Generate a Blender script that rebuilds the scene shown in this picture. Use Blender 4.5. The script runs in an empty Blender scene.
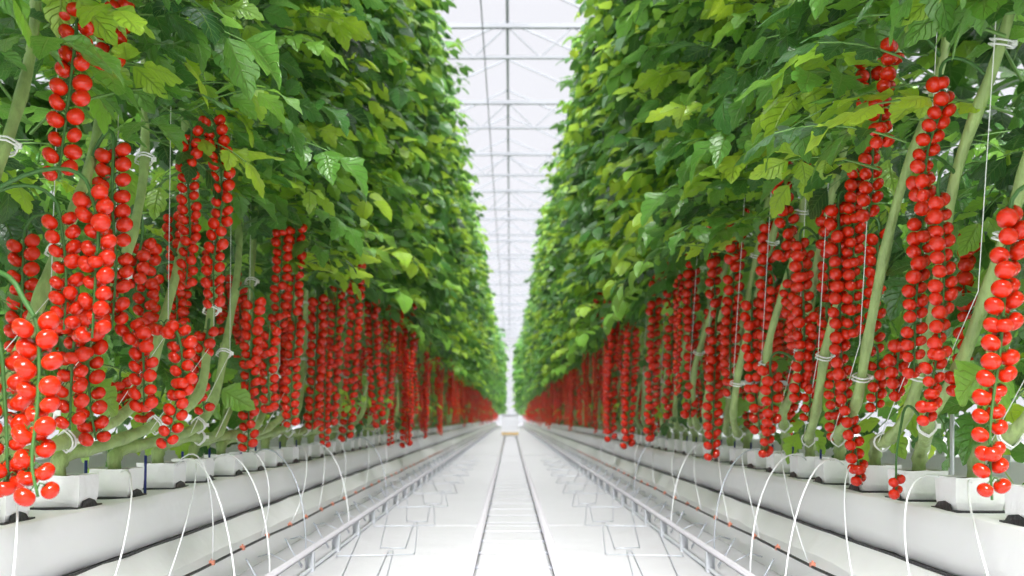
import bpy, math, random
import numpy as np
from mathutils import Vector, Matrix, Quaternion
R = random.Random(11)
PI = math.pi
F = 1000.0; HC = 0.64; VX, VY = 510.0, 418.0
sc = bpy.context.scene
COL = sc.collection

def world(px, py, X=None, Y=None):
    """photo pixel -> place in the greenhouse, at lateral distance X from the lens axis or at depth Y"""
    dx, dy = px - VX, py - VY
    if Y is None: Y = F * abs(X) / max(abs(dx), 1e-6)
    return Vector((dx * Y / F, Y, HC - dy * Y / F))

# ------------------------------------------------------------------ materials
def nmat(name):
    m = bpy.data.materials.new(name); m.use_nodes = True
    nt = m.node_tree
    return m, nt, nt.nodes['Principled BSDF'], nt.nodes['Material Output']
def simple(name, col, rough=0.5, metal=0.0, noise=0.0, nscale=30, bump=0.0, bscale=40, spec=0.5, stretch=None):
    m, nt, b, out = nmat(name)
    b.inputs['Base Color'].default_value = (*col, 1)
    b.inputs['Roughness'].default_value = rough
    b.inputs['Metallic'].default_value = metal
    b.inputs['Specular IOR Level'].default_value = spec
    tc = nt.nodes.new('ShaderNodeTexCoord'); mp = nt.nodes.new('ShaderNodeMapping')
    nt.links.new(tc.outputs['Object'], mp.inputs['Vector'])
    if stretch: mp.inputs['Scale'].default_value = stretch
    if noise:
        n = nt.nodes.new('ShaderNodeTexNoise'); n.inputs['Scale'].default_value = nscale; n.inputs['Detail'].default_value = 4
        r = nt.nodes.new('ShaderNodeMapRange'); r.inputs['To Min'].default_value = 1 - noise; r.inputs['To Max'].default_value = 1 + noise
        mx = nt.nodes.new('ShaderNodeVectorMath'); mx.operation = 'SCALE'; mx.inputs[0].default_value = col
        nt.links.new(mp.outputs[0], n.inputs['Vector']); nt.links.new(n.outputs['Fac'], r.inputs['Value'])
        nt.links.new(r.outputs[0], mx.inputs['Scale']); nt.links.new(mx.outputs[0], b.inputs['Base Color'])
    if bump:
        n = nt.nodes.new('ShaderNodeTexNoise'); n.inputs['Scale'].default_value = bscale; n.inputs['Detail'].default_value = 5
        bp = nt.nodes.new('ShaderNodeBump'); bp.inputs['Strength'].default_value = bump; bp.inputs['Distance'].default_value = 0.02
        nt.links.new(mp.outputs[0], n.inputs['Vector']); nt.links.new(n.outputs['Fac'], bp.inputs['Height']); nt.links.new(bp.outputs[0], b.inputs['Normal'])
    return m

def leaf_material():
    m, nt, b, out = nmat('tomato_leaf')
    L = nt.links.new
    at = nt.nodes.new('ShaderNodeAttribute'); at.attribute_name = 'tone'
    ramp = nt.nodes.new('ShaderNodeValToRGB')
    e = ramp.color_ramp.elements
    e[0].position = 0.0; e[0].color = (0.016, 0.065, 0.020, 1)
    e[1].position = 1.0; e[1].color = (0.36, 0.56, 0.04, 1)
    x = e.new(0.45); x.color = (0.060, 0.205, 0.036, 1)
    x = e.new(0.75); x.color = (0.19, 0.43, 0.05, 1)
    L(at.outputs['Fac'], ramp.inputs['Fac'])
    # veins from the leaf's own lengthwise/crosswise coordinates
    uv = nt.nodes.new('ShaderNodeUVMap'); sep = nt.nodes.new('ShaderNodeSeparateXYZ'); L(uv.outputs[0], sep.inputs[0])
    ab = nt.nodes.new('ShaderNodeMath'); ab.operation = 'ABSOLUTE'; L(sep.outputs[0], ab.inputs[0])
    def mth(op, a, c):
        n = nt.nodes.new('ShaderNodeMath'); n.operation = op
        for i, v in enumerate((a, c)):
            if v is None: continue
            if isinstance(v, (int, float)): n.inputs[i].default_value = v
            else: L(v, n.inputs[i])
        return n.outputs[0]
    ph = mth('SUBTRACT', mth('MULTIPLY', sep.outputs[1], 7.0), mth('MULTIPLY', ab.outputs[0], 1.7))
    fr = mth('ABSOLUTE', mth('SUBTRACT', mth('FRACT', ph, None), 0.5), None)
    vein = mth('MULTIPLY', mth('SUBTRACT', 0.10, fr), 9.0); vein = mth('MAXIMUM', mth('MINIMUM', vein, 1.0), 0.0)
    mid = mth('MAXIMUM', mth('MULTIPLY', mth('SUBTRACT', 0.07, ab.outputs[0]), 14.0), 0.0)
    v = mth('MAXIMUM', vein, mid)
    mix = nt.nodes.new('ShaderNodeMix'); mix.data_type = 'RGBA'; mix.inputs[7].default_value = (0.22, 0.40, 0.09, 1)
    L(mth('MULTIPLY', v, 0.5), mix.inputs[0]); L(ramp.outputs[0], mix.inputs[6])
    L(mix.outputs[2], b.inputs['Base Color'])
    b.inputs['Roughness'].default_value = 0.30; b.inputs['Specular IOR Level'].default_value = 0.9
    tcn = nt.nodes.new('ShaderNodeTexCoord'); nz = nt.nodes.new('ShaderNodeTexNoise'); nz.inputs['Scale'].default_value = 60
    L(tcn.outputs['Object'], nz.inputs['Vector'])
    hgt = mth('ADD', mth('MULTIPLY', v, -0.8), mth('MULTIPLY', nz.outputs['Fac'], 0.7))
    bp = nt.nodes.new('ShaderNodeBump'); bp.inputs['Strength'].default_value = 0.9; bp.inputs['Distance'].default_value = 0.008
    L(hgt, bp.inputs['Height']); L(bp.outputs[0], b.inputs['Normal'])
    tr = nt.nodes.new('ShaderNodeBsdfTranslucent')
    hs = nt.nodes.new('ShaderNodeHueSaturation'); hs.inputs['Hue'].default_value = 0.475; hs.inputs['Value'].default_value = 1.9
    L(mix.outputs[2], hs.inputs['Color']); L(hs.outputs[0], tr.inputs['Color'])
    ms = nt.nodes.new('ShaderNodeMixShader'); ms.inputs[0].default_value = 0.34
    L(b.outputs[0], ms.inputs[1]); L(tr.outputs[0], ms.inputs[2]); L(ms.outputs[0], out.inputs['Surface'])
    return m

def tomato_material():
    m, nt, b, out = nmat('ripe_tomato')
    L = nt.links.new
    g = nt.nodes.new('ShaderNodeNewGeometry')
    ramp = nt.nodes.new('ShaderNodeValToRGB'); e = ramp.color_ramp.elements
    e[0].position = 0.0; e[0].color = (0.50, 0.009, 0.003, 1)
    e[1].position = 1.0; e[1].color = (0.74, 0.058, 0.004, 1)
    x = e.new(0.6); x.color = (0.62, 0.020, 0.003, 1)
    L(g.outputs['Random Per Island'], ramp.inputs['Fac']); L(ramp.outputs[0], b.inputs['Base Color'])
    b.inputs['Roughness'].default_value = 0.13; b.inputs['Specular IOR Level'].default_value = 0.5
    b.inputs['Coat Weight'].default_value = 0.0; b.inputs['Coat Roughness'].default_value = 0.08
    b.inputs['Subsurface Weight'].default_value = 0.0
    return m

def glass_material():
    m, nt, b, out = nmat('whitewashed_glass')
    tr = nt.nodes.new('ShaderNodeBsdfTransparent'); tr.inputs[0].default_value = (0.96, 0.97, 0.99, 1)
    b.inputs['Base Color'].default_value = (0.9, 0.91, 0.94, 1); b.inputs['Roughness'].default_value = 0.3
    tl = nt.nodes.new('ShaderNodeBsdfTranslucent'); tl.inputs[0].default_value = (0.93, 0.94, 0.96, 1)
    a = nt.nodes.new('ShaderNodeMixShader'); a.inputs[0].default_value = 0.4
    nt.links.new(tl.outputs[0], a.inputs[1]); nt.links.new(b.outputs[0], a.inputs[2])
    ms = nt.nodes.new('ShaderNodeMixShader'); ms.inputs[0].default_value = 0.05
    nt.links.new(tr.outputs[0], ms.inputs[1]); nt.links.new(a.outputs[0], ms.inputs[2]); nt.links.new(ms.outputs[0], out.inputs['Surface'])
    return m

M = dict(
    leaf=leaf_material(), tomato=tomato_material(), glass=glass_material(),
    stem=simple('vine_stem', (0.32, 0.44, 0.16), 0.5, noise=0.5, nscale=30, bump=0.5, bscale=60, stretch=(1, 1, .3)),
    rachis=simple('truss_stalk', (0.05, 0.15, 0.03), 0.5, noise=0.25, nscale=60),
    petiole=simple('leaf_stalk', (0.14, 0.28, 0.07), 0.5),
    film=simple('white_film', (0.93, 0.93, 0.95), 0.38, noise=0.03, nscale=3, bump=0.3, bscale=7),
    bag=simple('white_bag', (0.92, 0.92, 0.945), 0.35, noise=0.04, nscale=12, bump=0.35, bscale=22),
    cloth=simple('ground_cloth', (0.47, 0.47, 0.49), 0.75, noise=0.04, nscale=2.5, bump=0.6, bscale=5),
    ledge=simple('ledge_film', (0.93, 0.93, 0.945), 0.5, noise=0.03, nscale=4, bump=0.4, bscale=7),
    black=simple('black_plastic', (0.02, 0.021, 0.024), 0.4, bump=.3, bscale=50),
    soil=simple('growing_medium', (0.12, 0.085, 0.03), 0.9, noise=0.5, nscale=60, bump=.8, bscale=90),
    metal=simple('galvanised_steel', (0.62, 0.64, 0.68), 0.42, metal=0.35, noise=0.1, nscale=20),
    rail=simple('painted_rail', (0.42, 0.41, 0.44), 0.4, noise=0.08, nscale=15),
    tie=simple('pale_tie', (0.52, 0.52, 0.55), 0.5),
    wire=simple('steel_wire', (0.50, 0.53, 0.60), 0.4, metal=0.4),
    hose=simple('white_hose', (0.88, 0.89, 0.92), 0.35),
    orange=simple('orange_plastic', (0.78, 0.30, 0.20), 0.5),
    blue=simple('blue_plastic', (0.02, 0.035, 0.22), 0.4),
    clip=simple('white_clip', (0.85, 0.86, 0.85), 0.35),
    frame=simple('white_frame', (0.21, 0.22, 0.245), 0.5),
    wood=simple('pallet_wood', (0.42, 0.28, 0.11), 0.7, noise=.25, nscale=8),
    crate=simple('white_crate', (0.50, 0.51, 0.55), 0.5),
    string=simple('white_string', (0.82, 0.84, 0.82), 0.6),
    concrete=simple('concrete', (0.72, 0.72, 0.74), 0.8, noise=.05, nscale=3),
)

# ------------------------------------------------------------------ mesh collector
class MB:
    def __init__(s): s.v = []; s.f = []; s.m = []; s.smooth = []
    def add(s, vs, fs, mi=0, sm=True):
        o = len(s.v); s.v.extend(tuple(v) for v in vs)
        s.f.extend(tuple(i + o for i in f) for f in fs); s.m.extend([mi] * len(fs)); s.smooth.extend([sm] * len(fs))
    def tube(s, pts, rad, n=8, mi=0, caps=True):
        pts = [Vector(p) for p in pts]
        if not hasattr(rad, '__len__'): rad = [rad] * len(pts)
        t = [(pts[min(i + 1, len(pts) - 1)] - pts[max(i - 1, 0)]).normalized() for i in range(len(pts))]
        up = Vector((0, 0, 1)) if abs(t[0].z) < .9 else Vector((1, 0, 0))
        a = t[0].cross(up).normalized(); vs = []
        for i, p in enumerate(pts):
            a = (a - t[i] * a.dot(t[i])).normalized(); b = t[i].cross(a)
            for k in range(n):
                q = 2 * PI * k / n
                vs.append(p + (a * math.cos(q) + b * math.sin(q)) * rad[i])
        fs = [(i * n + k, i * n + (k + 1) % n, (i + 1) * n + (k + 1) % n, (i + 1) * n + k) for i in range(len(pts) - 1) for k in range(n)]
        if caps: fs += [tuple(range(n))[::-1], tuple((len(pts) - 1) * n + k for k in range(n))]
        s.add(vs, fs, mi, True)
    def box(s, x0, x1, y0, y1, z0, z1, mi=0):
        vs = [(x, y, z) for z in (z0, z1) for y in (y0, y1) for x in (x0, x1)]
        s.add(vs, [(0, 2, 3, 1), (4, 5, 7, 6), (0, 1, 5, 4), (2, 6, 7, 3), (0, 4, 6, 2), (1, 3, 7, 5)], mi, False)
    def bar(s, p, q, w, h=None, mi=0):
        p, q = Vector(p), Vector(q); h = h or w; t = (q - p).normalized()
        up = Vector((0, 0, 1)) if abs(t.z) < .95 else Vector((0, 1, 0))
        a = t.cross(up).normalized() * w / 2; b = t.cross(a.normalized()).normalized() * h / 2
        vs = [c + sa * a + sb * b for c in (p, q) for sa, sb in ((-1, -1), (1, -1), (1, 1), (-1, 1))]
        s.add(vs, [(0, 1, 2, 3), (7, 6, 5, 4), (0, 4, 5, 1), (1, 5, 6, 2), (2, 6, 7, 3), (3, 7, 4, 0)], mi, False)
    def mesh(s, name, mats):
        me = bpy.data.meshes.new(name); me.from_pydata(s.v, [], s.f)
        for m in mats: me.materials.append(m)
        me.polygons.foreach_set('material_index', s.m); me.polygons.foreach_set('use_smooth', s.smooth)
        me.update(); return me

def link(name, me, parent=None, loc=None, rotz=0.0, scale=None):
    o = bpy.data.objects.new(name, me); COL.objects.link(o)
    if parent: o.parent = parent
    if loc is not None: o.location = loc
    if rotz: o.rotation_euler[2] = rotz
    if scale is not None: o.scale = (scale,) * 3 if isinstance(scale, (int, float)) else scale
    return o
def tag(o, label=None, cat=None, group=None, kind=None):
    if label: o['label'] = label
    if cat: o['category'] = cat
    if group: o['group'] = group
    if kind: o['kind'] = kind
    return o
def empty(name, loc, label, cat, group=None):
    o = link(name, None, None, loc); o.empty_display_size = .1
    return tag(o, label, cat, group)
def bez(p0, p1, p2, p3, n):
    return [((1 - t) ** 3) * p0 + 3 * (1 - t) ** 2 * t * p1 + 3 * (1 - t) * t * t * p2 + t ** 3 * p3 for t in [i / n for i in range(n + 1)]]
def catmull(P, n=6):
    P = [Vector(p) for p in P]; Q = [2 * P[0] - P[1]] + P + [2 * P[-1] - P[-2]]; out = []
    for i in range(1, len(Q) - 2):
        a, b, c, d = Q[i - 1:i + 3]
        for k in range(n):
            t = k / n
            out.append(.5 * ((2 * b) + (c - a) * t + (2 * a - 5 * b + 4 * c - d) * t * t + (3 * b - a - 3 * c + d) * t ** 3))
    return out + [P[-1]]

# ------------------------------------------------------------------ leaves (numpy)
rng = np.random.default_rng(5)
def leaflet(length, width, n, cols, droop, fold, ripple, seed):
    """a toothed leaflet along +x with its upper face to +z; returns verts, quads, uv"""
    r = np.random.default_rng(seed)
    ts = np.linspace(0, 1, n)
    us = np.linspace(-1, 1, cols)
    w = np.sin(PI * ts ** 0.72) ** 0.85
    w = w * (1 - .12 * ts)
    if n > 8:
        lobe = 1 + .16 * np.cos(2 * PI * (ts * 3.2 + .1)); w = w * lobe
        tooth = np.where(np.arange(n) % 2 == 0, 1.0, 0.84)
    else: tooth = np.ones(n)
    w[0] = .03; w[-1] = 0.015
    V = np.zeros((n, cols, 3)); UV = np.zeros((n, cols, 2))
    ph = r.uniform(0, 6)
    for j, u in enumerate(us):
        tt = tooth if abs(u) > .9 else np.ones(n)
        y = u * w * width / 2 * tt
        back = -abs(u) * .06 * length * w * -1
        V[:, j, 0] = ts * length + back * .6
        V[:, j, 1] = y
        V[:, j, 2] = fold * abs(u) * w * width / 2 + ripple * width * np.sin(ts * 9 + ph + (2 if u > 0 else 0)) * abs(u) * w
        UV[:, j, 0] = u; UV[:, j, 1] = ts
    # droop: bend about y
    x = V[:, :, 0].copy(); a = droop * (x / length)
    V[:, :, 0] = np.where(droop == 0, x, length * np.sin(a) / max(droop, 1e-6))
    V[:, :, 2] += -length * (1 - np.cos(a)) / max(droop, 1e-6)
    idx = np.arange(n * cols).reshape(n, cols)
    q = np.stack([idx[:-1, :-1], idx[1:, :-1], idx[1:, 1:], idx[:-1, 1:]], -1).reshape(-1, 4)
    return V.reshape(-1, 3), q, UV.reshape(-1, 2)

def basis(d, up):
    d = d / np.linalg.norm(d); y = np.cross(up, d); y /= max(np.linalg.norm(y), 1e-6); z = np.cross(d, y)
    return np.stack([d, y, z], 1)

def compound(L, size, n, cols, seed, pairs=3, thick=.0035, rs=4):
    """one pinnate tomato leaf: arching stalk along +x, leaflets in pairs and one at the tip"""
    r = np.random.default_rng(seed)
    Vs, Qs, Us, Ms = [], [], [], []; off = 0
    def put(v, q, u, mi):
        nonlocal off
        Vs.append(v); Qs.append(q + off); Us.append(u); Ms.append(np.full(len(q), mi)); off += len(v)
    arc = r.uniform(.45, 1.0); up0 = r.uniform(.1, .5)
    K = 8; ang = up0 - arc * np.linspace(0, 1, K) ** 1.3
    side = np.cumsum(r.normal(0, .05, K))
    dirs = np.stack([np.cos(ang) * np.cos(side), np.sin(side), np.sin(ang)], 1)
    P = np.vstack([np.zeros(3), np.cumsum(dirs[:-1] * L / (K - 1), 0)])
    # stalk
    mb = MB(); mb.tube([Vector(p) for p in P], [thick * (1.25 - .8 * i / K) for i in range(K)], rs, caps=False)
    put(np.array(mb.v), np.array(mb.f), np.zeros((len(mb.v), 2)) + .5, 1)
    def at(s):
        i = min(int(s * (K - 1)), K - 2); f = s * (K - 1) - i
        return P[i] * (1 - f) + P[i + 1] * f, dirs[i]
    spots = [(1.0, 0, 1.0)]
    for k in range(pairs):
        s = .93 - .27 * k
        for sd in (-1, 1): spots.append((s + r.uniform(-.04, .04) - .06, sd, (.88, .76, .55, .4)[k] * r.uniform(.85, 1.12)))
    for s, sd, sz in spots:
        p, d = at(min(max(s, 0), 1))
        lat = np.array([0, 1.0, 0])
        if sd == 0: dd = d + np.array([0, r.uniform(-.2, .2), -.15]); sb = 0
        else:
            dd = d * r.uniform(.35, .75) + lat * sd + np.array([0, 0, r.uniform(-.45, .10)]); sb = .018 * sd
        B = basis(dd, np.array([r.uniform(-.25, .35), r.uniform(-.35, .35), 1.0]))
        v, q, u = leaflet(size * sz, size * sz * r.uniform(.62, .8), n, cols, r.uniform(.15, .95), r.uniform(-.25, .45), r.uniform(.03, .09), int(r.integers(1e9)))
        base = p + lat * sb
        put(v @ B.T + base, q, u, 0)
    return np.vstack(Vs), np.vstack(Qs), np.vstack(Us), np.concatenate(Ms)

HI = [compound(R.uniform(.30, .42), R.uniform(.13, .175), 13, 5, 100 + i, 3) for i in range(9)]
MD = [compound(R.uniform(.30, .42), R.uniform(.13, .17), 7, 3, 200 + i, 3, rs=3) for i in range(7)]
LO = [compound(R.uniform(.30, .42), R.uniform(.16, .20), 4, 3, 300 + i, 2, rs=3) for i in range(5)]

def join_arrays(parts, name, mats, tones):
    V, Q, U, Mi, T = [], [], [], [], []; off = 0
    for (v, q, u, m), t in zip(parts, tones):
        V.append(v); Q.append(q + off); U.append(u); Mi.append(m); T.append(np.full(len(v), t)); off += len(v)
    V = np.vstack(V); Q = np.vstack(Q); U = np.vstack(U); Mi = np.concatenate(Mi); T = np.concatenate(T)
    me = bpy.data.meshes.new(name)
    me.vertices.add(len(V)); me.vertices.foreach_set('co', V.astype(np.float32).ravel())
    me.loops.add(Q.size); me.loops.foreach_set('vertex_index', Q.astype(np.int32).ravel())
    me.polygons.add(len(Q)); me.polygons.foreach_set('loop_start', np.arange(0, Q.size, 4, dtype=np.int32))
    for m in mats: me.materials.append(m)
    me.polygons.foreach_set('material_index', Mi.astype(np.int32)); me.polygons.foreach_set('use_smooth', np.ones(len(Q), bool))
    uvl = me.uv_layers.new(name='UVMap'); uvl.data.foreach_set('uv', U[Q.ravel()].astype(np.float32).ravel())
    at = me.attributes.new('tone', 'FLOAT', 'POINT'); at.data.foreach_set('value', T.astype(np.float32))
    me.update(calc_edges=True); me.validate()
    return me

def place(leaf, p, az, pitch, roll, s):
    v, q, u, m = leaf
    E = (Matrix.Rotation(az, 3, 'Z') @ Matrix.Rotation(-pitch, 3, 'Y') @ Matrix.Rotation(roll, 3, 'X'))
    return (v * s) @ np.array(E).T + np.array(p), q, u, m

def crown_leaves(lib, n_top, n_low, seed, dy=.25, ztop=5.65, zlo=1.42):
    """leaves of one plant. Local frame: origin below the crown on the ground, aisle towards -x."""
    r = random.Random(seed); parts, tones = [], []
    for i in range(n_top):
        z = zlo + (ztop - zlo) * ((i + r.random()) / n_top)
        if r.random() < .66: az = PI + r.gauss(0, .62)
        else: az = r.uniform(-PI, PI)
        aisle = -math.cos(az)
        x = r.uniform(-.16, .14); y = r.uniform(-dy, dy)
        s = r.uniform(.8, 1.2)
        parts.append(place(r.choice(lib), (x, y, z + r.uniform(-.03, .1)), az, r.uniform(-.35, .40), r.gauss(0, .35), s))
        t = min(max(r.gauss(.45, .22), 0), 1)
        if r.random() < .14: t = r.uniform(.82, 1.0)
        tones.append(t)
    for i in range(n_low):
        z = r.uniform(.70 if lib is HI else .62, zlo + .15)
        az = r.uniform(-PI, PI)
        fx = r.uniform(.22, .55) if lib is HI else r.uniform(.14, .5) if i % 5 < 2 else r.uniform(-.16, .16)
        parts.append(place(r.choice(lib), (fx, r.uniform(-dy, dy), z), az, r.uniform(-.8, .2), r.gauss(0, .4), (1 if fx > .13 else .55) * r.uniform(.6, 1.0)))
        tones.append(min(max(r.gauss(.5, .25), 0), 1))
    return parts, tones
LM = [M['leaf'], M['petiole']]
def crown(lib, a, b, seed, name='foliage', **k):
    p, t = crown_leaves(lib, a, b, seed, **k); return join_arrays(p, name, LM, t)
crownHI = [crown(HI, 118, 32, 10 + i) for i in range(5)]
crownMD = [crown(MD, 112, 26, 40 + i, zlo=1.55) for i in range(5)]
crownLO = [crown(LO, 96, 20, 60 + i, zlo=1.65) for i in range(7)]

# ------------------------------------------------------------------ tomatoes
def tomato_mb(seg, ring, seed, calyx=True, heart=.0, r=.5):
    """unit-diameter tomato hanging from its stem end at +z, calyx star on top"""
    q = random.Random(seed); mb = MB()
    vs = [(0, 0, .5 - .16)]
    for i in range(1, ring):
        th = PI * i / ring
        for k in range(seg):
            ph = 2 * PI * k / seg
            rr = .5 * math.sin(th) ** .92 * (1 + .015 * math.cos(3 * ph + seed))
            z = .46 * math.cos(th)
            if z > 0: z -= .15 * math.exp(-(rr / .19) ** 2)
            vs.append((rr * math.cos(ph) * 1.03, rr * math.sin(ph) * 1.03, z))
    vs.append((0, 0, -.47))
    fs = [(0, 1 + k, 1 + (k + 1) % seg) for k in range(seg)]
    for i in range(ring - 2):
        fs += [(1 + i * seg + k, 1 + (i + 1) * seg + k, 1 + (i + 1) * seg + (k + 1) % seg, 1 + i * seg + (k + 1) % seg) for k in range(seg)]
    o = 1 + (ring - 2) * seg
    fs += [(o + k, len(vs) - 1, o + (k + 1) % seg) for k in range(seg)]
    mb.add(vs, fs, 0)
    if calyx:
        for k in range(5):
            a = 2 * PI * k / 5 + q.uniform(-.2, .2); l = q.uniform(.26, .36)
            c, s = math.cos(a), math.sin(a)
            P = [(0, 0, .395), (.12 * c - .05 * s, .12 * s + .05 * c, .44), (l * c, l * s, .47 + q.uniform(-.02, .05)), (.12 * c + .05 * s, .12 * s - .05 * c, .44)]
            mb.add(P, [(0, 1, 2, 3)], 1)
        mb.tube([(0, 0, .38), (.01, 0, .5), (.03, .0, .60)], [.035, .03, .028], 5, 1)
    return mb
TOM = [tomato_mb(18, 12, i).mesh('tomato', [M['tomato'], M['rachis']]) for i in range(3)]

def truss_nodes(curve, size, side_dir, r, start=0.0, first=0):
    """where the fruit hang along a stalk: list of (centre, axis towards stalk, node point, diameter)"""
    L = [0]
    for a, b in zip(curve, curve[1:]): L.append(L[-1] + (b - a).length)
    out = []; s = size * .3 + start; k = 0
    wob = r.uniform(0, 6)
    while s < L[-1]:
        i = max(j for j in range(len(L)) if L[j] <= s); i = min(i, len(curve) - 2)
        f = (s - L[i]) / (L[i + 1] - L[i]); p = curve[i].lerp(curve[i + 1], f)
        frac = s / L[-1]
        for sd in (-1, 1):
            if k == 0 and sd == first: continue
            d = size * r.uniform(.86, 1.03) * (1.04 - .16 * frac)
            a = wob * .1 + r.gauss(0, .38)
            lat = Matrix.Rotation(a, 3, 'Z') @ side_dir
            off = lat * sd * d * r.uniform(.52, .66)
            c = p + off + Vector((0, 0, -d * r.uniform(.12, .32) + (d * .35 if sd > 0 else 0)))
            ax = (-lat * sd * r.uniform(.6, 1.15) + Vector((r.gauss(0, .15), r.gauss(0, .15), 1))).normalized()
            out.append((c, ax, p + Vector((0, 0, d * .25)), d))
        if r.random() < .28:      # a third fruit behind
            d = size * r.uniform(.8, .95); c = p + Vector((side_dir.y, side_dir.x, 0)).normalized() * d * r.choice((-.6, .6, .6)) + Vector((0, 0, -d * .2))
            out.append((c, Vector((0, 0, 1)), p, d))
        s += size * r.uniform(.84, .98); k += 1
    return out

# merged whole trusses for the distance (too small in view to show single fruit)
def merged_truss(length, size, seed, seg=8, ring=6):
    r = random.Random(seed); mb = MB(); bend = r.uniform(-.06, .06); bend2 = r.uniform(-.05, .05)
    cv = [Vector((bend * math.sin(t * 2.2), bend2 * math.sin(t * 2), -length * t)) for t in [i / 10 for i in range(11)]]
    mb.tube(cv, [.0045 - .002 * i / 10 for i in range(11)], 5, 1)
    unit = tomato_mb(seg, ring, seed, False)
    for c, ax, p, d in truss_nodes(cv, size, Vector((math.cos(seed), math.sin(seed), 0)), r):
        q = Vector((0, 0, 1)).rotation_difference(ax).to_matrix()
        mb.add([c + q @ (Vector(v) * d) for v in unit.v], unit.f, 0)
        mb.tube([p, p.lerp(c + ax * d * .42, .5) + Vector((0, 0, .004)), c + ax * d * .42], .0016, 3, 1, False)
    return mb
TR_MB = [merged_truss(l, .040, 70 + i) for i, l in enumerate((.42, .55, .70, .50, .62, .80, .36, .9))]
TR = [m.mesh('fruit_truss', [M['tomato'], M['rachis']]) for m in TR_MB]

# ------------------------------------------------------------------ setting
def structure(name, me, loc=(0, 0, 0)):
    o = link(name, me, None, loc); o['kind'] = 'structure'; return o
YEND = 92.0
def surf(x0, x1, y0, y1, z, nx, ny, name, mat, amp=0.0, seed=0):
    r = random.Random(seed); mb = MB(); vs = []
    for j in range(ny + 1):
        for i in range(nx + 1):
            x = x0 + (x1 - x0) * i / nx; y = y0 + (y1 - y0) * j / ny
            vs.append((x, y, z + (amp * (math.sin(x * 7 + 2 * math.sin(y * 1.7)) * math.sin(y * 5.3 + x * 2) + r.uniform(-.4, .4)) if amp else 0)))
    mb.add(vs, [(j * (nx + 1) + i, j * (nx + 1) + i + 1, (j + 1) * (nx + 1) + i + 1, (j + 1) * (nx + 1) + i) for j in range(ny) for i in range(nx)])
    return mb.mesh(name, [mat])
structure('floor', surf(-13, 13, -5, YEND + 3, -.004, 2, 2, 'floor', M['concrete']))
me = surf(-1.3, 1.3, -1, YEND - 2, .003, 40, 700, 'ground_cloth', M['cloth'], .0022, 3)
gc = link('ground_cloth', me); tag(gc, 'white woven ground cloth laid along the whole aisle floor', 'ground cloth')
# seams across the cloth are overlaps of the sheets
for k, yy in enumerate((5.9, 17.0)):
    mb = MB(); mb.box(-1.0, 1.0, yy, yy + .05, .0, .0085)
    s = link('cloth_overlap', mb.mesh('cloth_overlap', [M['cloth']]), gc)

# roof: gabled glass bays carried on lattice trusses
SP = 4.4
def bay_glass(x0, nm):
    mb = MB(); ze, zr = 7.25, 8.25; xr = x0 + SP / 2
    mb.add([(x0, -5, ze), (xr, -5, zr), (xr, YEND, zr), (x0, YEND, ze), (x0 + SP, -5, ze), (x0 + SP, YEND, ze)], [(0, 3, 2, 1), (1, 2, 5, 4)], 0, False)
    return structure(nm, mb.mesh(nm, [M['glass']]))
bays = [-2.5, -1.5, -.5, .5, 1.5]
for i, b in enumerate(bays): bay_glass(b * SP - .05, 'ceiling_glass')
mbr = MB()
for b in bays:
    x0 = b * SP - .05; xr = x0 + SP / 2
    mbr.bar((xr, -5, 8.25), (xr, YEND, 8.25), .055, .07)
    mbr.bar((x0, -5, 7.22), (x0, YEND, 7.22), .14, .08)
    y = -5
    while y < YEND:
        mbr.bar((x0, y, 7.25), (xr, y, 8.23), .03, .045); mbr.bar((x0 + SP, y, 7.25), (xr, y, 8.23), .03, .045); y += 2.01
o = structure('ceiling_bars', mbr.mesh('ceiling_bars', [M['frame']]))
mbp = MB()
mbp.tube([(-.42, -5, 6.62), (-.42, YEND, 6.62)], .010, 6)
link_o = link('overhead_pipe', mbp.mesh('overhead_pipe', [M['frame']])); tag(link_o, 'thin pale pipe running lengthwise high under the roof', 'pipe')

def roof_truss_mesh():
    mb = MB(); zb, zt = 6.62, 7.14; x0, x1 = -11.05, 10.95
    mb.bar((x0, 0, zb), (x1, 0, zb), .05, .05); mb.bar((x0, 0, zt), (x1, 0, zt), .07, .075)
    x = x0 + .0; k = 0; n = int((x1 - x0) / .55)
    for k in range(n):
        a, b = x0 + k * .55, x0 + (k + 1) * .55
        za, zc = (zt, zb) if k % 2 == 0 else (zb, zt)
        mb.bar((a, 0, za), (b, 0, zc), .026, .026)
    return mb.mesh('roof_truss', [M['frame']])
rtm = roof_truss_mesh()
ys = [.5 + 4.02 * k for k in range(23)]
for k, y in enumerate(ys):
    t = link('roof_truss', rtm, None, (0, y, 0))
    vis = k - 4
    if vis < 0: lb = 'white lattice roof truss overhead, out of view above the camera'
    elif vis < 6: lb = '%s white lattice roof truss counted from the top edge of the picture' % ('first', 'second', 'third', 'fourth', 'fifth', 'sixth')[vis]
    else: lb = 'small distant white roof truss in the haze above the aisle end'
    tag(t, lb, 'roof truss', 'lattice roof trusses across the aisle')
# end and side walls: glazing bars with pale glass
def wall(nm, horizontal, c, a0, a1):
    mb = MB(); g = 1
    def P(a, z): return (a, c, z) if horizontal else (c, a, z)
    mb.add([P(a0, 0), P(a1, 0), P(a1, 7.25), P(a0, 7.25)], [(0, 1, 2, 3)], 1, False)
    a = a0
    while a <= a1 + .01: mb.bar(P(a, 0), P(a, 7.25), .06, .06); a += (a1 - a0) / 10 if horizontal else 4.02
    for z in (.5, 2.5, 5.0): mb.bar(P(a0, z), P(a1, z), .05, .05)
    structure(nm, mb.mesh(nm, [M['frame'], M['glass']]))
wall('wall_back', True, YEND, -11.05, 10.95)
wall('wall_left', False, -11.05, -5, YEND); wall('wall_right', False, 10.95, -5, YEND)
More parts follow.
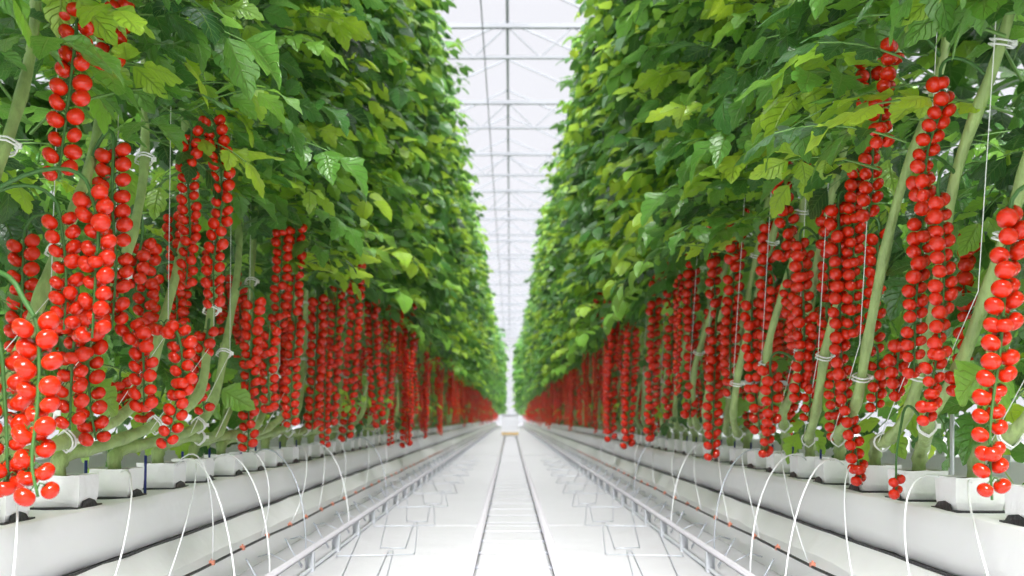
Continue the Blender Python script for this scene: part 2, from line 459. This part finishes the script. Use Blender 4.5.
# posts under the trusses, outside the aisle, hidden in the rows
# ------------------------------------------------------------------ aisle hardware
def ordinal(n): return ('first', 'second', 'third', 'fourth', 'fifth', 'sixth', 'seventh', 'eighth', 'ninth', 'tenth', 'eleventh', 'twelfth', 'thirteenth', 'fourteenth', 'fifteenth', 'sixteenth', 'seventeenth', 'eighteenth')[n - 1]
SIDE = {-1: 'left', 1: 'right'}
XL, XR = -.160, .190
root = empty('rail_track', (0, 0, 0), 'pair of pale round rails with cross ties down the middle of aisle', 'rail track')
for x in (XL, XR):
    mb = MB(); mb.tube([(x, -.5, .045), (x, 34.4, .045)], .021, 12)
    link('rail', mb.mesh('rail', [M['rail']]), root)
mb = MB(); mb.bar((XL - .02, 0, .008), (XR + .02, 0, .008), .007, .006); tie = mb.mesh('cross_tie', [M['tie']])
mb = MB(); mb.box(-.022, .022, -.03, .03, .004, .014); mb.box(-.006, .006, -.025, .025, .012, .03); foot = mb.mesh('rail_foot', [M['wire']])
for k in range(76):
    y = .19 + .45 * k
    t = link('cross_tie', tie, root, (0, y, 0))
    if k < 40:
        for x in (XL, XR): link('foot', foot, t, (x, 0, 0))

for sg in (-1, 1):
    X = .83 * sg; nm = SIDE[sg]
    root = empty('pipe_rail', (X, 0, 0), 'long low steel pipe rail on short posts along the %s gutter' % nm, 'pipe rail', 'raised side rails')
    mb = MB(); mb.tube([(0, 0, .092), (0, 60, .092)], .014, 10); link('rail', mb.mesh('rail', [M['rail']]), root)
    mb = MB(); mb.tube([(0.0, 0, .012), (0.0, 60, .012)], .009, 8); link('base_rail', mb.mesh('base_rail', [M['metal']]), root)
    mb = MB(); mb.box(-.014, .014, -.004, .004, .004, .082); mb.box(-.018, .018, -.03, .03, .002, .008)
    mb.box(-.018, -.014, -.016, .016, .004, .086); mb.box(.014, .018, -.016, .016, .004, .086)
    post = mb.mesh('post', [M['metal']])
    for k in range(92): link('post', post, root, (0, .40 + .625 * k, 0))
    # standing wire hooks beside the rail
    mbh = MB()
    a = Vector((.02 * sg, 0, .01)); 
    mbh.tube([(.05 * sg, 0, .008), (.09 * sg, .01, .07), (.12 * sg, .015, .125), (.13 * sg, .035, .128), (.10 * sg, .05, .07), (.06 * sg, .06, .008)], .0028, 5)
    mbh.tube([(.12 * sg, .015, .03), (.20 * sg, .06, .06), (.26 * sg, .10, .04)], .0028, 5)
    hk = mbh.mesh('wire_hook', [M['wire']])
    for k in range(26):
        h = link('wire_hook', hk, None, (X, 1.1 + .625 * k, 0))
        lb = '%s grey wire hook standing beside the %s rail, counted from the camera' % (ordinal(k - 2), nm) if 2 < k < 12 else 'small grey wire hook beside the %s rail' % nm + (' further down the row' if k >= 12 else ', under the bottom edge of the picture')
        tag(h, lb, 'hook', 'wire hooks by the %s rail' % nm)
    # bent wire frames lying on the cloth
    mbw = MB(); z = .012
    P = [(-.85, 2.4), (-.63, .20), (-.505, .17), (-.575, 1.32), (-.552, 1.33), (-.44, -.04), (-.79, -.10), (-.80, .0)]
    P = [Vector((p[0] * -sg, p[1], z)) for p in P]
    fine = [P[0]]
    for a, b in zip(P, P[1:]):
        fine += [a.lerp(b, .03), a.lerp(b, .5), a.lerp(b, .97)]
    mbw.tube(fine, .0021, 5)
    wf = mbw.mesh('wire_frame', [M['wire']])
    for k in range(10):
        o = link('bent_wire', wf, None, (0, 3.4 + 1.25 * k, 0))
        lb = '%s thin bent wire lying on the white cloth by the %s rail' % (ordinal(k + 1), nm) if k < 6 else 'faint distant bent wire on the cloth by the %s rail' % nm
        tag(o, lb, 'wire', 'bent wires on the %s side' % nm)
    # covered ledge under the gutter
    mb = MB(); prof = [(1.42, .0), (1.42, .21), (1.18, .212), (1.115, .135), (1.105, .085), (1.10, .0)]
    r = random.Random(5 + sg); vs = []; ny = 240; n = len(prof)
    for j in range(ny + 1):
        y = -1 + (YEND - 3) * (j / ny) ** 1.6
        for i, (x, zz) in enumerate(prof):
            w = r.uniform(-.004, .004) if i in (2, 3, 4) and True else 0
            vs.append((x * sg + w, y, zz + (w if i else 0)))
    mb.add(vs, [(j * n + i, j * n + i + 1, (j + 1) * n + i + 1, (j + 1) * n + i) for j in range(ny) for i in range(n - 1)], 0, False)
    o = link('covered_ledge', mb.mesh('covered_ledge', [M['ledge']])); tag(o, 'low white film covered ledge under the %s growing gutter' % nm, 'ledge', 'film covered ledges')
    # hanging gutter wrapped in white film
    g = empty('growing_gutter', (1.31 * sg, 0, .22), 'long white film wrapped growing gutter carrying the %s row of pots' % nm, 'gutter', 'growing gutters')
    mb = MB(); prof = [(-.10, .005), (-.118, .0), (-.122, .055), (-.119, .115), (-.121, .158), (-.115, .163), (.0, .160), (.10, .162), (.12, .150), (.12, .0), (-.10, .005)]
    vs = []; n = len(prof); ny = 420
    for j in range(ny + 1):
        y = .3 + (YEND - 6) * (j / ny) ** 1.7
        d1 = [r.uniform(-.003, .003) for _ in prof]
        for i, (x, zz) in enumerate(prof): vs.append((x * sg + d1[i] * (i not in (0, 10)), y, zz + d1[i] * .6 * (0 < i < 10)))
    mb.add(vs, [(j * n + i, j * n + i + 1, (j + 1) * n + i + 1, (j + 1) * n + i) for j in range(ny) for i in range(n - 1)])
    link('film_wrap', mb.mesh('film_wrap', [M['film']]), g)
    mb = MB(); mb.box(-.129 if sg > 0 else .105, -.105 if sg > 0 else .129, .3, YEND - 6, -.009, -.001); link('drain_edge', mb.mesh('drain_edge', [M['black']]), g)
    mb = MB()
    for k in range(44): mb.box(-.1, .1, 1 + 2 * k, 1.05 + 2 * k, -.222, .004)
    # supports carry the gutter from the floor, behind the ledge
    link('support', mb.mesh('support', [M['metal']]), g)
    # irrigation line
    mb = MB(); mb.tube([(1.075 * sg + .004 * math.sin(j * 1.3), -.5 + j * .5, .115 + .003 * math.sin(j * 2.1)) for j in range(120)], .0055, 6)
    o = link('irrigation_line', mb.mesh('irrigation_line', [M['black']])); tag(o, 'thin black irrigation line along the foot of the %s ledge' % nm, 'irrigation line', 'black irrigation lines')

# harvest trolley at the far end
T = empty('harvest_trolley', (.0, 35.2, 0), 'distant white picking trolley on a wooden base in the aisle end', 'trolley')
mb = MB()
for k in range(6): mb.box(-.30 + k * .103, -.30 + k * .103 + .085, 0, .9, .11, .135)
mb.box(-.3, .3, .0, .06, .05, .11); mb.box(-.3, .3, .84, .9, .05, .11); link('deck', mb.mesh('deck', [M['wood']]), T)
mb = MB(); 
for x in (-.31, .29): 
    mb.box(x, x + .02, .0, .02, .1, .78); mb.box(x, x + .02, .88, .9, .1, .78)
mb.box(-.31, .31, 0, .02, .76, .78); mb.box(-.31, .31, .88, .9, .76, .78); link('frame', mb.mesh('frame', [M['metal']]), T)
mb = MB(); mb.tube([(-.02, 0, 0), (.02, 0, 0)], .045, 14); wh = mb.mesh('wheel', [M['black']])
for x, y in ((XL, .1), (XR, .1), (XL, .8), (XR, .8)): link('wheel', wh, T, (x, y, .108))
mb = MB(); mb.box(-.27, .27, .05, .85, 0, .2); mb.box(-.28, .28, .04, .86, .175, .205); cr = mb.mesh('picking_crate', [M['crate']])
for k in range(3): tag(link('picking_crate', cr, None, (0, 35.2, .137 + k * .208)), ('bottom', 'middle', 'top')[k] + ' white crate stacked on the distant trolley', 'crate', 'crates on the trolley')

# ------------------------------------------------------------------ plants
NP = 140
POT0 = {-1: 2.48 - 6 * .405, 1: 2.80 - 1 * .385}; DP = {-1: .405, 1: .385}
LEAN = {-1: 1.5, 1: -1.1}
ZB = .475
def bag_meshes(v):
    r = random.Random(v)
    mb = MB(); w = .068
    def ring(z, a, n=6, j=0.001):
        pts = []
        c = [(-a, -a), (a, -a), (a, a), (-a, a)]
        for i in range(4):
            p, q = Vector((*c[i], 0)), Vector((*c[(i + 1) % 4], 0))
            for k in range(n):
                t = k / n; P = p.lerp(q, t)
                if k == 0: P *= .985
                nrm = Vector((P.x, P.y, 0)).normalized()
                pts.append(P + nrm * r.uniform(-j, j) + Vector((0, 0, z + r.uniform(-.0015, .0015))))
        return pts
    zs = [(0, w * .92), (.02, w * .99), (.05, w * 1.01), (.082, w * 1.03), (.09, w * 1.03), (.088, w * .94), (.07, w * .92)]
    vs = []
    for z, a in zs: vs += ring(z, a)
    n = 24
    mb.add(vs, [(i * n + k, i * n + (k + 1) % n, (i + 1) * n + (k + 1) % n, (i + 1) * n + k) for i in range(len(zs) - 1) for k in range(n)], 0, False)
    mb.add(vs[:24], [tuple(range(24))[::-1]])
    b = mb.mesh('bag', [M['bag']])
    mb = MB(); vs = ring(.083, w * .93, 6, 0) + [Vector((0, 0, .088))]
    mb.add(vs, [(k, (k + 1) % 24, 24) for k in range(24)]); s = mb.mesh('growing_medium', [M['soil']])
    mb = MB(); mb.box(-.072, .070, -.085, .085, -.006, .0); 
    vs = [(-.0725, -.05, 0), (-.0725, .06, 0), (-.0705, .045, .016), (-.0705, .0, .022), (-.0705, -.035, .014)]
    mb.add(vs + [(x + .003, y, z) for x, y, z in vs], [(0, 1, 2, 3, 4), (9, 8, 7, 6, 5), (2, 7, 8, 3), (3, 8, 9, 4), (1, 6, 7, 2), (4, 9, 5, 0)], 0, False)
    d = mb.mesh('drip_tray', [M['black']])
    return b, s, d
BAGS = [bag_meshes(i) for i in range(4)]
def stem_path(sg, j, r):
    """local to the plant root on the bag: rises, is laid along the row, then climbs"""
    d = LEAN[sg] / .75; e = -sg
    o = r.uniform(-.05, .05); q = r.uniform(-.06, .06)
    P = [(0, 0, -.03), (0, .01 * d, .05), (.04 * e, .10 * d, .075 + abs(q) * .4), (.10 * e + o * .5, .23 * d, .13 + q), (.13 * e + o, .35 * d, .24 + q), (.12 * e + o, .45 * d, .50 + q),
         (.09 * e + o * .6 + q * .3, .58 * d, .86 + q), (.04 * e + o * .3, .69 * d, 1.24 + q * .5), (r.uniform(-.04, .04), .74 * d, 1.75), (r.uniform(-.03, .03), (.75 + r.uniform(-.03, .03)) * d, 3.0), (0, .75 * d, 5.0)]
    P = [(x + r.uniform(-.018, .018) * (z > .1), y + r.uniform(-.02, .02) * (z > .1), z) for x, y, z in P]
    return catmull(P, 5)
def ring_mb(p, t, rad):
    mb = MB(); a = t.cross(Vector((0, 1, 0)) if abs(t.y) < .8 else Vector((1, 0, 0))).normalized(); b = t.cross(a)
    for dz in (-.006, .006):
        mb.tube([p + t * dz + (a * math.cos(k * PI / 6) + b * math.sin(k * PI / 6)) * rad * (1.25 if k % 6 == 0 else 1) for k in range(13)], .0028, 5)
    mb.box(p.x + rad * .9, p.x + rad * 1.5, p.y - .004, p.y + .004, p.z - .007, p.z + .007)
    return mb
def stem_mb(path, r0=.021, n=9):
    mb = MB(); N = len(path); rr = random.Random(int(path[7].y * 1e5))
    mb.tube(path, [(r0 * (1.05 - .55 * i / N)) * (1 + (.24 if i % 4 == 0 else 0) + rr.uniform(-.05, .05)) for i in range(N)], n)
    return mb

plants = {-1: [], 1: []}
def plant_label(sg, k, y):
    nm = SIDE[sg]; first = 6 if sg < 0 else 1
    if k < first:
        if sg > 0: return 'right row tomato plant rooted nearest the camera, its pot just out of frame'
        return 'left row tomato plant, its pot %s before the first one in view' % ('sixth', 'fifth', 'fourth', 'third', 'second', 'just')[k]
    n = k - first + 1
    if n <= 16: return 'tall fruiting tomato plant rooted in the %s visible pot of the %s row' % (ordinal(n), nm)
    if y < 20: return 'smaller looking tomato plant midway down the %s row, beyond the sixteenth pot' % nm
    return 'tiny distant tomato plant near the far end of the %s row' % nm
def pot_label(sg, k, y):
    nm = SIDE[sg]; first = 6 if sg < 0 else 1
    n = k - first + 1
    if n < 1: return 'white pot bag on the %s gutter just outside the picture' % nm
    if n <= 16: return 'square white film pot bag with soil, %s visible on the %s gutter' % (ordinal(n), nm)
    if y < 20: return 'small white pot bag midway along the %s gutter, beyond the sixteenth' % nm
    return 'tiny distant white pot bag far along the %s gutter' % nm

YNEAR, YMID = 6.2, 20.0
for sg in (-1, 1):
    r = random.Random(900 + sg)
    for k in range(NP):
        yp = POT0[sg] + DP[sg] * k
        if yp < YMID or True:
            jx = r.uniform(-.006, .006); jy = r.uniform(-.02, .02); v = BAGS[k % 4]
            b = link('pot_bag', v[0], None, (1.292 * sg + jx, yp + jy, .386), PI / 2 * 0 + r.uniform(-.06, .06) + (PI if sg < 0 else 0))
            tag(b, pot_label(sg, k, yp), 'pot', 'white pot bags of the %s row' % SIDE[sg])
            if yp < YMID: link('growing_medium', v[1], b); link('drip_tray', v[2], b)
        X = 1.30 * sg
        gl = 'tomato plants of the %s row' % SIDE[sg]
        P = empty('tomato_plant', (X, yp, ZB), plant_label(sg, k, yp), 'tomato plant', gl)
        path = stem_path(sg, k, r)
        link('stem', stem_mb(path, .0205 if yp < 8 else .019, 9 if yp < 8 else (6 if yp < YMID else 4)).mesh('stem', [M['stem']]), P)
        ya = yp + LEAN[sg]
        lib = crownHI if ya < YNEAR else (crownMD if ya < 24 else crownLO)
        fo = link('foliage', r.choice(lib), P, (r.uniform(-.07, .05) * -sg, LEAN[sg], -ZB), (PI if sg < 0 else 0) + r.uniform(-.4, .4), (r.uniform(.92, 1.1), r.choice((-1, 1)) * r.uniform(.95, 1.1), r.uniform(.94, 1.04)))
        if yp < 9:
            for i in (14, 24, 32):
                i += r.randint(-2, 2); t = (path[i + 1] - path[i - 1]).normalized()
                link('vine_clip', ring_mb(path[i], t, .026).mesh('vine_clip', [M['clip']]), P)
            a = path[14]; mbs = MB(); mbs.tube([a + Vector((-.02 * sg, 0, 0)), path[24] + Vector((-.024 * sg, 0, 0)), Vector((0, path[-1].y, 5.5))], .0014, 4)
            link('support_string', mbs.mesh('support_string', [M['string']]), P)
        plants[sg].append((P, path, yp))

# fruit trusses ---------------------------------------------------------------
def owner(sg, top):
    best = None
    for P, path, yp in plants[sg]:
        for i in range(12, 46):
            w = path[i] + P.location
            d = (w - top).length + (.6 if w.z < top.z - .05 else 0)
            if best is None or d < best[0]: best = (d, P, w)
    return best
def near_truss(sg, pts, size, seed, bare=0.0, X=None, xb=0.0, few=None, lateral=None):
    """pts: places down the stalk; size: fruit diameter in metres"""
    r = random.Random(seed)
    cv = catmull(pts, 6)
    d, P, w = owner(sg, cv[0])
    lead = []
    if d < 1.2:
        m1 = w.lerp(cv[0], .5) + Vector((0, 0, .06 + .1 * d)); lead = bez(w, m1, cv[0] + (cv[0] - cv[1]).normalized() * .05 + Vector((0, 0, .02)), cv[0], 8)[:-1]
    full = lead + cv; mb = MB(); N = len(full); o = P.location
    base = .0055 * size / .048
    mb.tube([p - o for p in full], [base * (1.1 - .55 * i / N) for i in range(N)], 7)
    sd = lateral or (Vector((1, .25 * sg, 0)).normalized())
    nodes = truss_nodes(cv, size, sd, r, bare)
    for c, ax, p, dd in nodes:
        e = c + ax * dd * .56
        mb.tube([p - o, p.lerp(e, .5) + Vector((0, 0, .006)) - o, e - o], base * .38, 4)
    t = link('fruit_truss', mb.mesh('fruit_truss', [M['rachis']]), P)
    for c, ax, p, dd in nodes:
        q = Vector((0, 0, 1)).rotation_difference(ax) @ Quaternion((0, 0, 1), r.uniform(0, 6))
        f = link('tomato', TOM[r.randrange(3)], t, c - o); f.rotation_mode = 'QUATERNION'; f.rotation_quaternion = q
        f.scale = (dd * r.uniform(.97, 1.06), dd * r.uniform(.97, 1.06), dd * r.uniform(.88, .98))

def W(pp, X):     # list of pixel positions of one stalk -> places, at the depth given by lateral distance X of its first point
    Y = F * X / abs(pp[0][0] - VX); return [world(x, y, Y=Y) for x, y in pp]
HAND = [  # side, lateral distance, stalk pixels, fruit px, bare start px
    (-1, 1.06, [(74, -30), (77, 20), (72, 70), (66, 120), (58, 180)], 20, 0),
    (-1, 1.10, [(112, 2), (113, 30), (109, 66)], 20, 0),
    (-1, 1.00, [(90, 190), (98, 225), (96, 270), (92, 338)], 19, 0),
    (-1, 1.12, [(114, 145), (112, 200), (116, 262), (112, 330)], 17, 0),
    (-1, .985, [(22, 296), (38, 330), (38, 400), (32, 460), (38, 497)], 24, 24),
    (-1, 1.10, [(2, 355), (6, 420), (8, 486)], 23, 0),
    (-1, 1.16, [(92, 316), (88, 350), (90, 402), (96, 440)], 17, 0),
    (-1, 1.08, [(60, 215), (66, 270), (64, 330)], 17, 0),
    (-1, 1.13, [(78, 300), (72, 370), (70, 430)], 18, 0),
    (-1, 1.12, [(192, 130), (188, 175), (190, 230), (186, 285)], 12, 0),
    (-1, 1.10, [(203, 110), (216, 130), (222, 200), (214, 260), (214, 306)], 13, 10),
    (-1, 1.20, [(142, 240), (138, 262), (136, 290)], 14, 0),
    (-1, 1.10, [(128, 322), (142, 345), (144, 405)], 15, 0),
    (-1, 1.08, [(150, 330), (176, 330), (182, 380), (166, 446)], 14.5, 10),
    (-1, 1.12, [(208, 330), (200, 370), (204, 412)], 12, 0),
    (-1, 1.22, [(120, 380), (124, 412)], 13, 0),
    (-1, 1.10, [(283, 228), (281, 275), (278, 332)], 10.5, 0),
    (-1, 1.06, [(296, 226), (295, 270), (292, 316)], 10.5, 0),
    (-1, 1.12, [(254, 300), (250, 370), (248, 452)], 11.5, 0),
    (-1, 1.10, [(270, 330), (268, 370), (270, 412)], 10.5, 0),
    (-1, 1.08, [(296, 322), (292, 370), (291, 425)], 10, 0),
    (-1, 1.10, [(318, 296), (316, 360), (312, 432)], 10, 0),
    (-1, 1.08, [(338, 285), (334, 350), (330, 428)], 9.5, 0),
    (-1, 1.05, [(357, 264), (354, 330), (346, 442)], 9, 0),
    (-1, 1.08, [(372, 300), (374, 360), (380, 428)], 8.5, 0),
    (-1, 1.02, [(410, 306), (408, 370), (406, 444)], 7.5, 0),
    (-1, 1.05, [(390, 318), (388, 370), (386, 410)], 7.5, 0),
    (1, 1.15, [(868, 55), (872, 120), (872, 175), (868, 222)], 15.5, 0),
    (1, 1.10, [(893, 40), (888, 75), (880, 120), (880, 150)], 15.5, 0),
    (1, 1.14, [(940, 78), (942, 105), (928, 150), (924, 196)], 16, 0),
    (1, 1.16, [(921, 175), (922, 230), (916, 300), (914, 372)], 15.5, 0),
    (1, 1.12, [(938, 196), (944, 260), (940, 330), (926, 424)], 15.5, 0),
    (1, 1.10, [(1010, 210), (1006, 270), (1000, 350), (990, 430), (992, 500)], 20.5, 0),
    (1, 1.13, [(838, 205), (840, 270), (840, 340), (846, 400), (862, 485)], 14, 0),
    (1, 1.22, [(823, 205), (828, 260), (826, 320)], 12.5, 0),
    (1, 1.15, [(786, 150), (783, 190), (788, 235), (780, 262)], 13, 0),
    (1, 1.18, [(768, 222), (766, 270), (768, 330), (758, 396)], 12, 0),
    (1, 1.12, [(800, 240), (803, 290), (804, 345), (798, 400)], 12.5, 0),
    (1, 1.20, [(812, 160), (810, 178)], 12, 0),
    (1, 1.14, [(737, 212), (735, 260), (730, 335), (732, 400)], 11.5, 0),
    (1, 1.12, [(712, 210), (712, 260), (718, 320)], 11, 0),
    (1, 1.09, [(716, 325), (714, 390), (712, 456)], 11, 0),
    (1, 1.12, [(752, 300), (752, 360), (760, 430)], 11.5, 0),
    (1, 1.10, [(770, 365), (772, 410), (766, 452)], 11.5, 0),
    (1, 1.22, [(900, 340), (897, 370), (896, 405)], 14, 0),
    (1, 1.24, [(878, 360), (876, 412)], 12, 0),
    (1, 1.20, [(962, 370), (958, 392)], 15, 0),
    (1, 1.12, [(664, 236), (662, 262), (658, 284)], 10, 0),
    (1, 1.14, [(642, 246), (640, 262), (636, 282)], 9.5, 0),
    (1, 1.10, [(690, 250), (692, 330), (690, 420)], 10.5, 0),
    (1, 1.12, [(672, 290), (672, 350), (668, 420)], 9.5, 0),
    (1, 1.06, [(655, 300), (652, 370), (650, 440)], 9, 0),
    (1, 1.05, [(632, 330), (630, 390), (628, 445)], 8.5, 0),
    (1, 1.10, [(604, 282), (600, 300), (598, 322)], 8.5, 0),
    (1, 1.08, [(616, 300), (612, 360), (610, 440)], 8, 0),
]
for i, (sg, X, pp, fpx, bare) in enumerate(HAND):
    pts = W(pp, X); Y = pts[0].y
    near_truss(sg, pts, fpx * Y / F * .98, 3000 + i, bare * Y / F)
# the small low truss lying over the edge of the right gutter
pts = W([(902, 420), (897, 450), (896, 488), (898, 500)], 1.17)
near_truss(1, pts, .036, 77, .17)

# filling layer further in and down the rows
for sg in (-1, 1):
    r = random.Random(40 + sg)
    for P, path, yp in plants[sg]:
        yy = yp + LEAN[sg]
        if yy < 1.2: continue
        near = yy < 6.0
        n = 0 if yy < 2.6 else (1 if yy < 3.6 else (2 if near else (r.choice((1, 2, 3)) if yy < 9 else r.choice((3, 4, 5, 6)))))
        hi = r.uniform(1.35, 1.85) if yy < 7 else r.uniform(1.5, 2.15)
        for k in range(n):
            x = (r.uniform(1.18, 1.42) if near else (r.uniform(1.0, 1.22) if k < n - 2 else r.uniform(1.2, 1.4))); L = r.uniform(.28, .6)
            zt = r.uniform(1.0, 1.5) if near else r.uniform(.9, hi)
            y = yy + r.uniform(-.2, .2)
            if near:
                top = Vector((x * sg, y, zt)); b = Vector((r.uniform(-.04, .04), r.uniform(-.04, .04), 0))
                L = min(L, zt - .55)
                near_truss(sg, [top, top + b * .7 + Vector((0, 0, -L * .5)), top + b + Vector((0, 0, -L))], .043, r.randrange(10 ** 6))
            else:
                i = r.randrange(len(TR)); s = r.uniform(.85, 1.1); ln = (.42, .55, .70, .50, .62, .80, .36, .9)[i] * s
                zt = max(zt, (.36 + r.uniform(0, .2) if x < 1.14 else .52) + ln)
                link('fruit_truss', TR[i], P, (x * sg - P.location.x, y - P.location.y, zt - ZB), r.uniform(0, 6), s)

# everything beyond: the end of both rows and the neighbouring rows, one mass of greenery
parts, tones = [], []
r = random.Random(8)
def mass(x, y0, y1, z0, z1, n, sg, sc_=1.0, lib=LO):
    for i in range(n):
        az = (PI if sg > 0 else 0) + r.gauss(0, .8)
        parts.append(place(r.choice(lib), (x + r.uniform(-.2, .2), r.uniform(y0, y1), r.uniform(z0, z1)), az, r.uniform(-.5, .3), r.gauss(0, .4), sc_ * r.uniform(.8, 1.25)))
        tones.append(min(max(r.gauss(.45, .2), 0), 1))
for sg in (-1, 1):
    mass(1.3 * sg, 57, 86, 1.3, 5.65, 1500, sg, 1.7)
    mass(3.0 * sg, 3.5, 30, .95, 2.9, 1900, sg, 1.25)
    mass(3.0 * sg, 3.5, 30, 2.8, 5.5, 1300, sg, 1.8)
me = join_arrays(parts, 'foliage', LM, tones)
o = link('foliage', me); tag(o, 'mass of tomato foliage in the rows behind and at the far end', 'foliage', None, 'stuff')
# fruit of the row ends beyond the counted plants
mb = MB()
for sg in (-1, 1):
    for i in range(150):
        t = r.choice(TR_MB); p = Vector((sg * r.uniform(1.0, 1.4), r.uniform(57.5, 86), r.uniform(1.2, 1.75)))
        mb.add([Vector(x) + p for x in t.v], t.f, 0); mb.m[-len(t.f):] = t.m
o = link('fruit', mb.mesh('fruit', [M['tomato'], M['rachis']])); tag(o, 'red blur of ripe fruit hanging at the very end of both rows', 'tomatoes', None, 'stuff')
# neighbouring gutters seen between the stems
for sg in (-1, 1):
    mb = MB(); mb.box(2.85 * sg - .12, 2.85 * sg + .12, 2, 40, .2, .40); mb.box(2.85 * sg - .07, 2.85 * sg + .07, 2, 40, .0, .2)
    for k in range(90): mb.box(2.85 * sg - .068, 2.85 * sg + .068, 2.2 + .42 * k, 2.34 + .42 * k, .40, .488)
    o = link('neighbouring_gutter', mb.mesh('neighbouring_gutter', [M['film']])); tag(o, 'white gutter of the next row, glimpsed behind the %s plants' % SIDE[sg], 'gutter', 'gutters of the next rows')

# drip tubes, clips, stakes ---------------------------------------------------
for sg in (-1, 1):
    r = random.Random(300 + sg); nm = SIDE[sg]; n = 0
    for k in range(34):
        y = 1.9 + .42 * k + r.uniform(-.05, .05)
        mb = MB(); mb.box(-.0085, .0085, -.010, .010, -.0085, .0085); mb.tube([(0, -.0, .0), (0, 0, .015)], .004, 6)
        vis = y > 2.4
        if vis: n += 1
        lb = '%s small orange clip on the black line beside the %s ledge' % (ordinal(n), nm) if vis and n <= 12 else ('tiny orange clip further along the %s black line' % nm if vis else 'orange clip on the %s black line below the picture' % nm)
        tag(link('line_clip', mb.mesh('line_clip', [M['orange']]), None, (1.075 * sg, y, .118)), lb, 'clip', 'orange clips on the %s line' % nm)
    n = 0
    spots = [2.1, 2.62, 3.12, 3.6, 4.3, 4.9, 5.6, 6.3, 7.4, 8.5, 10.0, 11.5]
    for y in spots:
        n += 1
        a = Vector((1.072 * sg, y, .125)); yp = y + r.uniform(.1, .9)
        b = Vector((1.235 * sg, yp, .468)); h = r.uniform(.02, .12)
        m1 = Vector(((1.072 - r.uniform(.02, .10)) * sg, y + r.uniform(-.03, .1), .32)); m2 = Vector(((1.13 - r.uniform(0, .06)) * sg, yp - (yp - y) * .3, .50 + h))
        mb = MB(); mb.tube(bez(a, m1, m2, b, 14), .0026, 6)
        lb = '%s thin white drip tube arching up to the %s pots' % (ordinal(n), nm) if n <= 12 else 'small distant white drip tube arching up to the %s pots' % nm
        tag(link('drip_tube', mb.mesh('drip_tube', [M['hose']])), lb, 'drip tube', 'drip tubes of the %s row' % nm)
    # loose tubes hanging over the gutter edge to the floor
    n = 0
    for y, sx in ((3.3, .0), (4.4, .05), (5.6, .02), (7.3, .04), (3.75, .03)):
        n += 1
        a = Vector((1.20 * sg, y + .3, .47)); b = Vector((.90 * sg, y, .02))
        mb = MB(); mb.tube(bez(a, Vector((1.10 * sg, y + .2, .56)), Vector(((.94 - sx) * sg, y + .05, .42)), b, 14), .0032, 6)
        tag(link('overflow_tube', mb.mesh('overflow_tube', [M['wire'] if n % 2 == 0 else M['hose']])), '%s %s tube bending from the %s pots down to the floor' % (ordinal(n), 'grey' if n % 2 == 0 else 'white', nm), 'tube', 'tubes down to the floor, %s side' % nm)
    n = 0
    ps = [POT0[sg] + DP[sg] * k + DP[sg] * .5 for k in range(4, 24)]
    for i, y in enumerate(ps):
        if r.random() < .25: continue
        n += 1
        mb = MB(); mb.tube([(0, 0, 0), (.002, 0, .13)], .0048, 7)
        lb = '%s dark blue stake between the %s pots' % (ordinal(n), nm) if n <= 8 else 'small distant blue stake between the %s pots' % nm
        tag(link('stake', mb.mesh('stake', [M['blue']]), None, ((1.245 + r.uniform(0, .04)) * sg, y - .07, .382)), lb, 'stake', 'blue stakes of the %s row' % nm)
# short steel arms that carry the laid-down stems on the right
for k, (x0, x1, yy, py) in enumerate(((732, 790, 383, 5.0), (918, 952, 374, 3.2))):
    a = world(x0, yy, Y=py); b = world(x1, yy - 1, Y=py)
    b.z = a.z; mb = MB(); mb.box(a.x, b.x, a.y - .008, a.y + .008, a.z - .012, a.z + .012); mb.tube([(b.x, b.y, a.z), (b.x, b.y, .38)], .007, 8)
    tag(link('stem_support', mb.mesh('stem_support', [M['metal']])), ('grey steel support arm among the fruit, mid right row', 'grey steel support arm among the stems, front of right row')[k], 'support arm', 'stem support arms')

# ------------------------------------------------------------------ light and camera
w = bpy.data.worlds.new('World'); sc.world = w; w.use_nodes = True
bg = w.node_tree.nodes['Background']; bg.inputs[0].default_value = (.955, .95, 1.0, 1)
# overcast sky, several times brighter overhead than low down
wt = w.node_tree; tcw = wt.nodes.new('ShaderNodeTexCoord'); sx = wt.nodes.new('ShaderNodeSeparateXYZ'); mr = wt.nodes.new('ShaderNodeMapRange')
mr.inputs['From Min'].default_value = .38; mr.inputs['From Max'].default_value = 1.0; mr.inputs['To Min'].default_value = .65; mr.inputs['To Max'].default_value = 1.7
wt.links.new(tcw.outputs['Generated'], sx.inputs[0]); wt.links.new(sx.outputs['Z'], mr.inputs['Value']); wt.links.new(mr.outputs[0], bg.inputs[1])
s = bpy.data.lights.new('sun', 'SUN'); s.energy = 10.0; s.angle = math.radians(30); s.color = (1.0, .985, .95)
so = bpy.data.objects.new('sun', s); COL.objects.link(so); so.rotation_euler = (math.radians(42), 0, 0)
cam = bpy.data.cameras.new('camera'); cam.sensor_width = 36; cam.lens = 36 * F / 1024
cam.shift_x = (512 - VX) / 1024; cam.shift_y = (VY - 288) / 1024
cam.clip_start = .05; cam.clip_end = 300
cam.dof.use_dof = True; cam.dof.focus_distance = 2.9; cam.dof.aperture_fstop = 3.6
co = bpy.data.objects.new('camera', cam); COL.objects.link(co); co.location = (0, 0, HC); co.rotation_euler = (PI / 2, 0, 0)
sc.camera = co
sc.view_settings.view_transform = 'Standard'; sc.view_settings.look = 'None'; sc.view_settings.gamma = 1
sc.view_settings.use_curve_mapping = False; sc.view_settings.exposure = 0.45
sc.cycles.max_bounces = 8; sc.cycles.transparent_max_bounces = 12; sc.cycles.diffuse_bounces = 5; sc.cycles.transmission_bounces = 5
